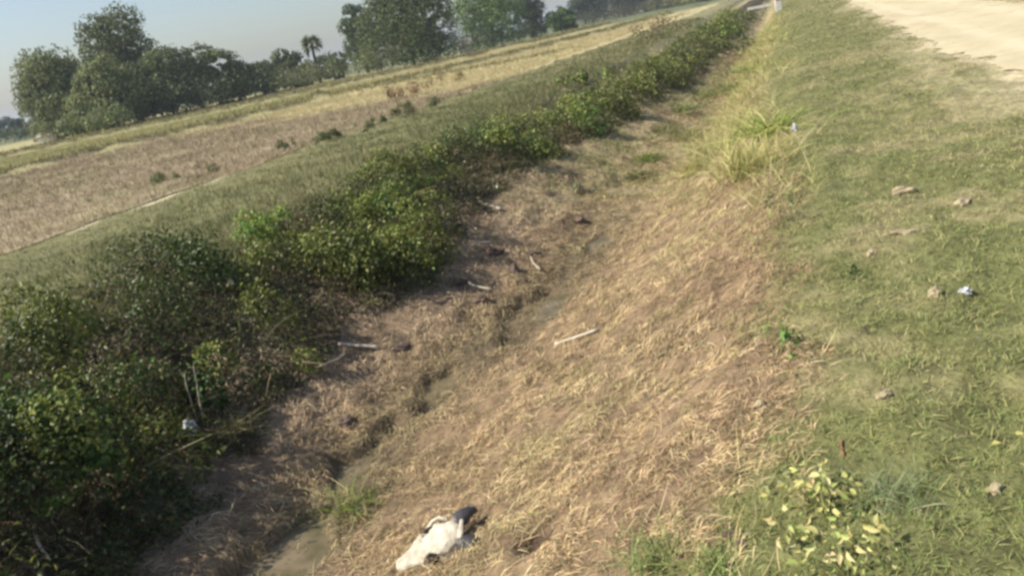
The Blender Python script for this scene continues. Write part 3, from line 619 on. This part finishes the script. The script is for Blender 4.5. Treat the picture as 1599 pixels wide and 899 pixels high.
long_thing('long_bone', (868, 541), (934, 519), .011, M_BONE, 'long white bone lying on the straw right of the channel', 'bone', 1.7, .012, G)
long_thing('long_bone', (530, 541), (594, 545), .012, M_BONE_DULL, 'greyish bone lying in shade below the thicket', 'bone', 1.6, .01, G)
long_thing('long_bone', (748, 318), (784, 330), .016, M_BONE, 'white bone at the thicket edge, farthest up the ditch', 'bone', 1.5, .02, G, .03)
long_thing('rib_bone', (733, 448), (770, 459), .009, M_BONE, 'pale curved rib on the dark mud heap beside the puddle', 'bone', 1.1, .05, G, .05)
long_thing('rib_bone', (738, 392), (768, 386), .010, M_BONE_DULL, 'dull rib at the top of the dark mud heap', 'bone', 1.1, -.05, G, .06)
long_thing('rib_bone', (830, 408), (845, 428), .007, M_BONE_DULL, 'thin pale rib between mud heap and grey green weeds', 'bone', 1.1, .02, G, .05)
long_thing('stick', (66, 852), (92, 905), .007, M_BONE_DULL, 'bare pale stick in the bottom left corner', 'stick', 1.0, .015, None, .12)
long_thing('stick', (860, 455), (800, 470), .006, M_TWIG, 'thin grey stick lying across the puddle', 'stick', 1.0, .02, None, .03)
def twig(px, py, X, hgt, label, ln=(0, 0)):
    p, _ = at_x(px, py, X); bm = bmesh.new(); pts = [(ln[0]*t*hgt+random.uniform(-.012, .012), ln[1]*t*hgt, hgt*t) for t in (0, .25, .5, .75, 1)]
    tube(bm, pts, [.006, .005, .0045, .004, .002], 6); o = bm_obj('twig', bm, M_BONE_DULL); o.location = p; tag(o, label, 'twig')
twig(318, 660, -3.88, .42, 'pale upright twig in front of the thicket above the white bag', (.05, .1))
twig(302, 640, -3.95, .34, 'darker upright twig directly behind the white bag', (-.05, .1))
tw = long_thing('stick', (497, 583), (540, 560), .005, M_BONE_DULL, 'thin arched twig hanging over the shaded mud', 'stick', 1.0, .10, None, .05)
long_thing('stick', (1315, 690), (1318, 716), .005, plain('red_stem', (.22, .10, .06), .8), 'short reddish stem lying above the yellow weeds', 'stick', 1.0, .004, None, .008)

# skull
def skull():
    a = on(622, 889); b = on(752, 826); ax = (b-a); L = ax.length*.84; yaw = math.atan2(ax.y, ax.x)
    root = empty('animal_skull', a+Vector((0, 0, .005))); root.scale = (1, 1.0, .68)
    root.rotation_mode = 'XYZ'
    root.rotation_euler = (Matrix.Rotation(yaw, 3, 'Z') @ Matrix.Rotation(-math.atan2(ax.z, math.hypot(ax.x, ax.y)), 3, 'Y') @ Matrix.Rotation(math.radians(24), 3, 'X')).to_euler()
    tag(root, 'bleached white animal skull with a dark horn lying on the straw near the bottom edge', 'skull')
    secs = [(0, .014, .012, .014), (.03, .032, .022, .022), (.12, .040, .030, .030), (.25, .050, .038, .038), (.36, .070, .050, .048), (.45, .096, .060, .057), (.56, .112, .064, .064),
            (.66, .116, .068, .068), (.78, .100, .066, .070), (.90, .078, .056, .070), (.98, .055, .038, .066), (1.0, .02, .016, .064)]
    bm = bmesh.new(); seg = 36; rings = []
    tt = np.linspace(0, 1, 34); sa = np.array(secs)
    for t in tt:
        hw, hh, cz = (np.interp(t, sa[:, 0], sa[:, q]) for q in (1, 2, 3)); ring = []
        for i in range(seg):
            an = 2*math.pi*i/seg; c, s = math.cos(an), math.sin(an)
            ring.append(bm.verts.new((t*L, hw*math.copysign(abs(c)**.8, c), cz+hh*math.copysign(abs(s)**.85, s))))
        rings.append(ring)
    for r0, r1 in zip(rings[:-1], rings[1:]):
        for i in range(seg): bm.faces.new((r0[i], r0[(i+1) % seg], r1[(i+1) % seg], r1[i]))
    bm.faces.new(rings[0][::-1]); bm.faces.new(rings[-1])
    for v in bm.verts:
        x, y, z = v.co
        for s in (-1, 1):                                   # eye sockets, nose opening, temples
            d = (v.co-Vector((.56*L, s*.095, .088))).length
            if d < .05: v.co += Vector((0, -s*.055, -.035))*(1-(d/.05)**2)
            d = (v.co-Vector((.78*L, s*.09, .085))).length
            if d < .06: v.co += Vector((0, -s*.02, -.006))*(1-d/.06)
        d = (v.co-Vector((.10*L, 0, .065))).length
        if d < .035: v.co.z -= .022*(1-d/.035)
        k = (float(fbm(x*26+3, y*26+z*20, 151))-.5)*.030+(float(fbm(x*90, y*90+z*60, 152))-.5)*.012
        n = Vector((0, y, z-.06)); v.co += n.normalized()*k if n.length > 1e-4 else Vector()
    bmesh.ops.recalc_face_normals(bm, faces=bm.faces)
    bm_obj('cranium', bm, M_BONE, root)
    for s in (-1, 1):
        bm = bmesh.new(); bmesh.ops.create_uvsphere(bm, u_segments=14, v_segments=10, radius=.026)
        for v in bm.verts: v.co = Vector((v.co.x*1.2, v.co.y*.5, v.co.z*.9))+Vector((.56*L, s*.082, .084))
        bm_obj('eye_socket_shade', bm, M_SOCKET_SHADE, root)  # dark plug stands in for the shade inside the socket
        bm = bmesh.new(); tube(bm, [(.40*L, s*.070, .038), (.50*L, s*.118, .034), (.60*L, s*.140, .044), (.70*L, s*.138, .058), (.82*L, s*.096, .066)], [.008, .010, .010, .009, .008])
        bm_obj('cheek_arch', bm, M_BONE, root)
    for s in (-1, 1):
        bm = bmesh.new(); hp = []; hr = []
        for k in range(15):
            t = k/14; an = t*1.9
            q = .6 if s > 0 else 1.0; hp.append((.93*L+.16*q*t**.8, s*(.062+.085*q*math.sin(an*.9)*t**.4), .070-.085*t*t)); hr.append(.046*(1-t)**.6+.004+.002*math.sin(k*2.3))
        tube(bm, hp, hr, 14); bm_obj('horn', bm, M_HORN, root)
    bm = bmesh.new()
    tube(bm, [(.93*L, -.07, .100), (1.0*L, -.02, .115), (1.03*L, .04, .108)], [.010, .017, .010]); bm_obj('poll_ridge', bm, M_BONE, root)
skull()
tuft('straw_tuft', on(655, 850), .12, .08, 110, STRAW, .004, 'loose straw behind the snout of the skull', 'straw', spread=2.0)
tuft('straw_tuft', on(690, 896), .14, .09, 130, STRAW, .004, 'loose straw pushed up against the skull', 'straw', spread=2.0)
tuft('straw_tuft', on(760, 872), .09, .09, 80, STRAW, .004, 'loose straw between the horn and the dark hollow', 'straw', spread=2.0)

def crumpled(name, p, s, mat, label, cat, flat=.6, lumps=.45, group=None, sub=3, seed=0, rz=None):
    rnd = random.Random(seed); bm = bmesh.new(); bmesh.ops.create_icosphere(bm, subdivisions=sub, radius=1)
    ph = [rnd.uniform(0, 6) for _ in range(9)]
    for v in bm.verts:
        c = v.co.copy()
        k = 1+lumps*(math.sin(3.1*c.x+ph[0])*math.sin(2.7*c.y+ph[1])+.6*math.sin(5.3*c.z+ph[2]+2*c.x)*math.sin(4.4*c.y+ph[3]))+lumps*.35*math.sin(9*c.x+ph[4])*math.sin(8*c.y+ph[5])*math.sin(9*c.z+ph[6])+rnd.uniform(-1, 1)*lumps*.12
        v.co = Vector((c.x*s[0], c.y*s[1], c.z*s[2]))*k
    o = bm_obj(name, bm, mat, smooth=False); o.location = p; o.rotation_euler = (rnd.uniform(-.2, .2), rnd.uniform(-.2, .2), rnd.uniform(0, 6) if rz is None else rz)
    return tag(o, label, cat, group)
pb, zb = at_x(297, 668, -3.86)
crumpled('plastic_bag', Vector((pb.x, pb.y, zb)), (.040, .045, .056), M_PLASTIC, 'crumpled white plastic bag caught at the foot of the thicket', 'plastic bag', lumps=.28, seed=4)
crumpled('plastic_scrap', on(1508, 461, .02), (.028, .018, .012), M_PLASTIC, 'small bright white scrap lying on the green slope', 'litter', lumps=.8, seed=5)
crumpled('plastic_scrap', on(1242, 206, .03), (.03, .035, .03), M_PLASTIC, 'whitish scrap beside the yellow green tuft', 'litter', lumps=.8, seed=6)
crumpled('plastic_scrap', on(360, 443, .02, dx=.0) if False else (lambda q: Vector((q[0].x, q[0].y, q[1])))(at_x(360, 443, -4.55)), (.03, .03, .02), M_CLOD, 'pale dead leaf on top of the near thicket', 'leaf', lumps=.6, seed=7)
for k, (px, py, s, m, lab) in enumerate([
    (1410, 303, (.13, .05, .06), M_CLOD, 'long tan clod standing highest up the green slope'), (1505, 318, (.07, .05, .045), M_CLOD, 'rounded tan clod right of the long clod'),
    (1460, 459, (.035, .05, .03), M_CLOD, 'pinkish clod left of the bright white scrap'), (1382, 617, (.055, .03, .02), M_CLOD, 'flat pinkish clod above the reddish stem'),
    (1190, 636, (.055, .045, .03), M_CLOD, 'greyish clod at the edge of straw and slope'), (1360, 395, (.05, .03, .02), M_CLOD, 'small tan clod below the long clod'),
    (1415, 362, (.12, .04, .02), M_CLOD, 'flat elongated tan clod midway on the slope'), (1555, 765, (.05, .03, .02), M_CLOD, 'tan earth lump near the right edge'),
    (770, 395, (.11, .09, .08), M_MUD, 'largest dark mud lump on the heap beside the puddle'), (800, 425, (.09, .08, .07), M_MUD, 'dark mud lump at the water edge'),
    (748, 470, (.08, .07, .05), M_MUD, 'dark mud lump under the pale curved rib'), (715, 440, (.08, .07, .05), M_MUD, 'dark mud lump left of the pale curved rib'),
    (835, 400, (.08, .06, .06), M_MUD, 'dark mud lump beside the thin pale rib'), (905, 345, (.10, .07, .06), M_MUD, 'dark mud lump farthest up the ditch bed'),
    (625, 545, (.08, .06, .05), M_MUD, 'dark mud lump near the greyish bone'), (540, 660, (.06, .05, .04), M_MUD, 'dark mud lump left of the channel, nearest the skull'),
    (1140, 838, (.022, .02, .02), M_MUD, 'dark purple brown dung lump in the straw at the bottom'), (1160, 850, (.016, .02, .014), M_MUD, 'smaller dark dung lump right beside the other one')]):
    s = tuple(q*(.72 if m is M_CLOD else 1) for q in s); s = (s[0], s[1], s[2]*(.6 if m is M_MUD else 1)); crumpled('dung_lump' if 'dung' in lab else ('mud_lump' if m is M_MUD else 'earth_clod'), on(px, py, s[2]*(.35 if m is M_MUD else .05)), s, m, lab, 'dung' if 'dung' in lab else ('mud' if m is M_MUD else 'clod'), lumps=.4, seed=20+k, group='mud lumps on the ditch bed' if m is M_MUD and 'dung' not in lab else None, rz=.3 if k in (0, 6) else None)
for k, (px, py, lab) in enumerate([(1556, 704, 'bright yellow fallen leaf on the grass near the right edge'), (1592, 690, 'yellow fallen leaf cut by the right edge'), (1195, 786, 'cream fallen leaf left of the yellow weeds')]):
    p = on(px, py, .03); V, F, CC = leaves(np.zeros((1, 3)), np.array([[.1, -.3, 1.]]), np.array([[1., .4, .1]]), np.array([.034]), np.array([.02]), np.array([[.72, .66, .22]])); o = mesh_np('fallen_leaf', V, F, CC, M_LEAF); o.location = p; tag(o, lab, 'leaf')

# ------------------------------------------------------------------ trees
def make_tree(name, base, hgt, wid, pal, label, group=None, n=4200, leaf=.34, bottom=.12, droop=0.0, trunk_r=None, lobes=16, flat=1.0, shape='round', dens=1.0):
    bottom = min(bottom, .03); lobes = int(lobes*1.25); base = Vector(base); root = empty(name, base); tag(root, label, 'tree', group); n = int(n*3.0)
    cz0 = bottom*hgt; ch = hgt-cz0; R = wid/2; lc = []; lr = []
    for k in range(lobes):
        t = (k+.5)/lobes; zz = cz0+ch*(.10+.76*t)
        prof = {'round': math.sin(math.pi*min(1, .26+.62*t))**.6, 'cone': 1-.75*t, 'wide': (1-t*.85)**.6, 'column': .8*math.sin(math.pi*(.15+.8*t))**.5}[shape]
        a = k*2.4+random.uniform(-.5, .5); q = R*.62*prof*random.uniform(.5, 1.1)
        lc.append((q*math.cos(a), q*math.sin(a), zz+random.uniform(-.05, .05)*hgt)); lr.append(min(R, ch*.6)*random.uniform(.36, .54)*(.6+.5*prof))
    lc = np.array(lc); lr = np.array(lr); wts = lr**2/np.sum(lr**2); i = RNG.choice(lobes, n, p=wts)
    o = rdir(n, -.75, 1); r = RNG.uniform(.62, 1.06, n); far = RNG.random(n) < .03; r[far] *= 1.1; leaf = leaf*.82
    P = lc[i]+o*(lr[i]*r)[:, None]*np.array([1, 1, .85*flat])
    if droop: P[:, 2] -= droop*RNG.random(n)**2*hgt*.3*(np.hypot(P[:, 0], P[:, 1])/R)
    P[:, 2] = np.maximum(P[:, 2], .15)
    g = fbm(P[:, 0]*1.5+P[:, 1]*.9+base.x, P[:, 2]*1.5+base.y, 131); kp = g > .33; P, i, o = P[kp], i[kp], o[kp]; m = len(P)
    C = jit(pick(pal, m)*RNG.uniform(.72, 1.25, lobes)[i][:, None], .22)
    N = o+rdir(m)*.7; A = rdir(m, -1, .2); A[:, 2] -= droop*2; L = leaf*RNG.uniform(.6, 1.35, m)
    V, F, CC = leaves(P, N, A, L, L*.6, C); mesh_np('crown', V, F, CC, M_TREE, root)
    bm = bmesh.new(); tr = trunk_r or hgt*.022; th = cz0+ch*.5
    lean = random.uniform(-.05, .05)
    tube(bm, [(0, 0, -.3), (lean*hgt*.1, 0, th*.2), (lean*hgt*.4, .03*hgt*lean, th*.55), (lean*hgt, 0, th), (lean*hgt, 0, cz0+ch*.8)], [tr*1.3, tr, tr*.85, tr*.65, tr*.2], 9)
    for k in range(min(7, lobes)):
        q = Vector(lc[random.randrange(lobes)]); s = Vector((lean*hgt*.5, 0, th*random.uniform(.45, .9))); md = s.lerp(q, .5)+Vector((0, 0, .03*hgt)); tube(bm, [s, md, q], [tr*.5, tr*.32, tr*.1], 6)
    bm_obj('trunk', bm, M_BARK, root); return root
PHI = {}
def tree_px(px, py_base, dist, top_px, wpx, **k):
    """px: base in the photograph; dist in metres; height and width given by the photograph's pixels at that distance"""
    v = ray(px, py_base); hd = math.hypot(v.x, v.y); t = dist/hd; x, y = v.x*t, v.y*t; z = gz(x, y); sc = (v.dot(fwd)*t)/FPX
    return make_tree(k.pop('name', 'leafy_tree'), (x, y, z), top_px*sc, wpx*sc*1.16, **k)
OLT = [c3(.16, .19, .075), c3(.205, .235, .09), c3(.10, .125, .05), c3(.25, .27, .11)]
DKT = [c3(.06, .085, .035), c3(.09, .12, .045), c3(.13, .16, .06)]
BRT = [c3(.12, .19, .055), c3(.18, .26, .08), c3(.08, .14, .045), c3(.23, .31, .10)]
BLU_HAZE = [c3(.08, .115, .07), c3(.115, .15, .09), c3(.06, .09, .06)]  # bluish tint of distant haze put into the leaf colour
GT = 'field edge trees behind the open field'
tree_px(108, 203, 92, 132, 138, pal=OLT, label='wide olive tree at the left end of the tree group', group=GT, n=7500, bottom=.02, droop=.5, lobes=22, shape='wide', leaf=.36)
tree_px(218, 188, 96, 172, 118, pal=OLT+DKT[:1], label='tallest dome shaped tree of the left group', group=GT, n=7000, bottom=.10, lobes=20, shape='round', leaf=.36)
tree_px(178, 192, 86, 108, 170, pal=OLT, label='low drooping tree in front of the tall dome shaped one', group=GT, n=6500, bottom=.10, droop=.5, lobes=18, shape='wide', leaf=.34)
tree_px(272, 180, 90, 96, 130, pal=DKT+OLT[:1], label='dark tree right of the tall dome shaped one', group=GT, n=5500, bottom=.04, lobes=16, leaf=.34)
tree_px(348, 165, 92, 88, 96, pal=OLT+DKT, label='grey olive round tree in the middle of the tree row', group=GT, n=5000, bottom=.03, lobes=15, leaf=.34)
tree_px(400, 150, 100, 54, 100, pal=DKT+OLT[:2], label='low tree right of the grey olive round one', group=GT, n=3800, bottom=.03, lobes=13)
tree_px(455, 137, 105, 56, 100, pal=OLT[:2]+DKT, label='low tree just left of the palm', group=GT, n=3600, bottom=.03, lobes=13)
tree_px(522, 118, 110, 44, 56, pal=DKT+BLU_HAZE, label='small dark tree right of the palm', group=GT, n=2200, bottom=.03, lobes=10)
tree_px(32, 207, 190, 28, 26, pal=BLU_HAZE, label='small hazy tree at the left edge behind the group', group=GT, n=1200, bottom=.02, lobes=8, leaf=.45)
tree_px(5, 212, 230, 32, 50, pal=BLU_HAZE, label='farthest hazy tree cut by the left edge', group=GT, n=1200, bottom=.02, lobes=8, leaf=.5)
tree_px(572, 100, 112, 112, 62, pal=BRT[:1]+DKT, label='slender dark tree left of the big mango shaped tree', group=GT, n=3800, bottom=.12, lobes=14, shape='column')
tree_px(648, 104, 96, 128, 150, pal=DKT+BRT[:1]+OLT[1:2], label='big dense round tree standing in front, middle of the horizon', group=GT, n=9000, bottom=.06, lobes=24, leaf=.34)
tree_px(772, 76, 118, 98, 112, pal=BRT, label='bright green tree right of the big dense round one', group=GT, n=6000, bottom=.08, lobes=18)
tree_px(832, 60, 130, 84, 58, pal=BLU_HAZE+DKT, label='dark bluish tree right of the bright green one', group=GT, n=3000, bottom=.12, lobes=12, shape='column')
tree_px(877, 50, 128, 38, 50, pal=BRT[:3]+DKT[:1], label='small round green tree standing alone', group=GT, n=2200, bottom=.06, lobes=10)
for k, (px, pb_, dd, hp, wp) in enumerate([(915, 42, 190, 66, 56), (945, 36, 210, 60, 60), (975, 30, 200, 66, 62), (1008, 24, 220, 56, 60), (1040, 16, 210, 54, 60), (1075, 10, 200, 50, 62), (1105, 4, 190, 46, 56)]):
    tree_px(px, pb_, dd, hp, wp, pal=BLU_HAZE, label=['darker hazy tree at the left end of the far right tree row', 'hazy tree second from the left in the far right row', 'tallest hazy blue tree of the far right row', 'hazy tree right of the tallest one in the far row',
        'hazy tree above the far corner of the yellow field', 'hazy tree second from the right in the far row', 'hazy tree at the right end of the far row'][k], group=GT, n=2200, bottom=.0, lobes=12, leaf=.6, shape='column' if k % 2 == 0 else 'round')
# under-storey bushes along the foot of the trees
def bush_px(px, py, dist, hpx, wpx, pal, label, leaf=.22, n=900):
    v = ray(px, py); hd = math.hypot(v.x, v.y); t = dist/hd; x, y = v.x*t, v.y*t; sc = (v.dot(fwd)*t)/FPX
    bush('tree_line_bush', (x, y, gz(x, y)), wpx*sc*.8, hpx*sc*1.5, int(n*2.2), pal, leaf, label, 'bush', 'bushes along the foot of the trees')
for a in [(20, 212, 120, 14, 50, BLU_HAZE+OLT[:1], 'olive bush at the left edge below the hazy trees'), (90, 208, 82, 22, 60, OLT, 'yellowish bush below the leftmost olive tree'), (150, 202, 80, 24, 70, OLT+LIME[3:], 'grassy olive bush at the foot of the low drooping tree'), (235, 190, 88, 30, 70, DKT, 'dark bush under the tall dome shaped tree'),
          (310, 172, 86, 34, 80, DKT, 'dark bush between the dark tree and grey olive tree'), (410, 148, 92, 26, 80, DKT+OLT[:1], 'dark green bush under the low tree of the middle row'), (480, 132, 98, 20, 70, OLT+[c3(.2, .15, .09)], 'brownish bush at the foot of the palm'),
          (550, 112, 98, 26, 70, OLT+DKT, 'green bush under the slender dark tree'), (600, 106, 92, 28, 60, DKT+OLT, 'bush left of the big round tree trunk'), (690, 92, 108, 24, 70, DKT+BLU_HAZE, 'dark bush between the big round and the bright green tree'),
          (740, 80, 112, 20, 60, DKT+BLU_HAZE, 'bush at the foot of the bright green tree'), (800, 68, 118, 16, 60, DKT+OLT, 'low bush right of the bright green tree trunk'), (910, 48, 140, 16, 70, [c3(.12, .10, .07), c3(.09, .10, .06)], 'brownish bush below the darker hazy tree'),
          (970, 34, 150, 16, 80, [c3(.13, .11, .08), c3(.09, .10, .06)], 'brownish bush below the tallest hazy tree'), (1040, 22, 140, 16, 80, [c3(.15, .12, .08), c3(.12, .12, .06)], 'reddish brown bush at the far corner of the field'), (1100, 14, 110, 20, 80, OLT+LIME[3:], 'olive bush at the far end of the ditch')]:
    bush_px(*a)
# palm
def palm(px, py, dist, hpx):
    v = ray(px, py); hd = math.hypot(v.x, v.y); t = dist/hd; x, y = v.x*t, v.y*t; sc = (v.dot(fwd)*t)/FPX; H = hpx*sc
    root = empty('palm_tree', (x, y, gz(x, y))); tag(root, 'fan palm with a thin bare trunk rising above the low trees', 'palm')
    bm = bmesh.new(); tube(bm, [(0, 0, -.3), (.1, 0, H*.3), (.05, 0, H*.6), (.15, 0, H*.86)], [.26, .2, .17, .17], 9); bm_obj('trunk', bm, M_BARK, root)
    Vs, Fs, Cs, off = [], [], [], 0
    for k in range(26):
        d = rdir(1, -.6, 1)[0]; ln = random.uniform(1.0, 1.5); B = np.array([.15, 0, H*.86]); tip = B+d*ln
        m = 13; dd = d+rdir(m)*.75; dd /= np.linalg.norm(dd, axis=1)[:, None]
        V, F, C = blades(np.tile(B+d*ln*.45, (m, 1)), dd, np.full(m, ln*.7), np.full(m, .16), np.tile([0, 0, -.3], (m, 1)), jit(pick(DKT+OLT[:2], m)), 3); Vs.append(V); Fs.append(F+off); Cs.append(C); off += len(V)
        V, F, C = blades(B[None], d[None], np.array([ln*.5]), np.array([.07]), np.zeros((1, 3)), np.array([[.10, .10, .05]]), 3); Vs.append(V); Fs.append(F+off); Cs.append(C); off += len(V)
    mesh_np('crown', np.concatenate(Vs), np.concatenate(Fs), np.concatenate(Cs), M_TREE, root)
palm(500, 128, 106, 68)

# ------------------------------------------------------------------ far small built things
def box_bm(bm, c, s, bev=.0):
    r = bmesh.ops.create_cube(bm, size=1); 
    for v in r['verts']: v.co = Vector((v.co.x*s[0]+c[0], v.co.y*s[1]+c[1], v.co.z*s[2]+c[2]))
def hut(px, py, dist, wm, hm, label, rz=.6):
    v = ray(px, py); t = dist/math.hypot(v.x, v.y); x, y = v.x*t, v.y*t; root = empty('field_hut', (x, y, gz(x, y)), rz); tag(root, label, 'hut')
    bm = bmesh.new(); box_bm(bm, (0, 0, hm*.32), (wm, wm*.7, hm*.64)); bm_obj('wall', bm, M_CONC, root, False)
    bm = bmesh.new(); a, b = wm*.62, wm*.48; z0, z1 = hm*.6, hm
    vs_ = [bm.verts.new(c) for c in [(-a, -b, z0), (a, -b, z0), (a, b, z0), (-a, b, z0), (-a, 0, z1), (a, 0, z1)]]
    for f in [(0, 1, 5, 4), (2, 3, 4, 5), (0, 4, 3), (1, 2, 5), (0, 3, 2, 1)]: bm.faces.new([vs_[i] for i in f])
    bm_obj('roof', bm, M_THATCH, root, False)
hut(727, 84, 112, 1.8, 1.9, 'small pale hut in the shade between the big round tree and bright green tree')
hut(76, 203, 84, 1.7, .9, 'low pale heap roofed hut at the foot of the leftmost olive tree', .2)
# culvert post and slab at the far end of the ditch
def culvert(px, py):
    p = on(px, py); root = empty('culvert_post', p, .15); tag(root, 'whitewashed concrete culvert post at the far end of the ditch', 'post')
    bm = bmesh.new(); box_bm(bm, (0, 0, .32), (.34, .34, .7)); bmesh.ops.bevel(bm, geom=bm.edges[:], offset=.02, segments=2, affect='EDGES'); bm_obj('post', bm, M_CONC, root, False)
    bm = bmesh.new(); box_bm(bm, (0, 0, .72), (.42, .42, .1)); bm_obj('cap', bm, M_CONC, root, False)
    bm = bmesh.new(); box_bm(bm, (-1.0, .1, .42), (1.3, .22, .14)); bm_obj('rail', bm, M_CONC, root, False)
culvert(1216, 18)

# ------------------------------------------------------------------ haze
M_HAZE = bpy.data.materials.new('haze_air'); M_HAZE.use_nodes = True; ht = M_HAZE.node_tree; ht.nodes.clear()
ho = ht.nodes.new('ShaderNodeOutputMaterial'); hv = ht.nodes.new('ShaderNodeVolumePrincipled'); hv.inputs['Color'].default_value = (.80, .88, 1, 1)
hv.inputs['Density'].default_value = .0005; hv.inputs['Anisotropy'].default_value = .0; ht.links.new(hv.outputs[0], ho.inputs['Volume'])
bm = bmesh.new(); box_bm(bm, (0, 500, 10), (5400, 6400, 30))
tag(bm_obj('haze', bm, M_HAZE, smooth=False), 'pale blue haze in the air', 'haze', kind='stuff')
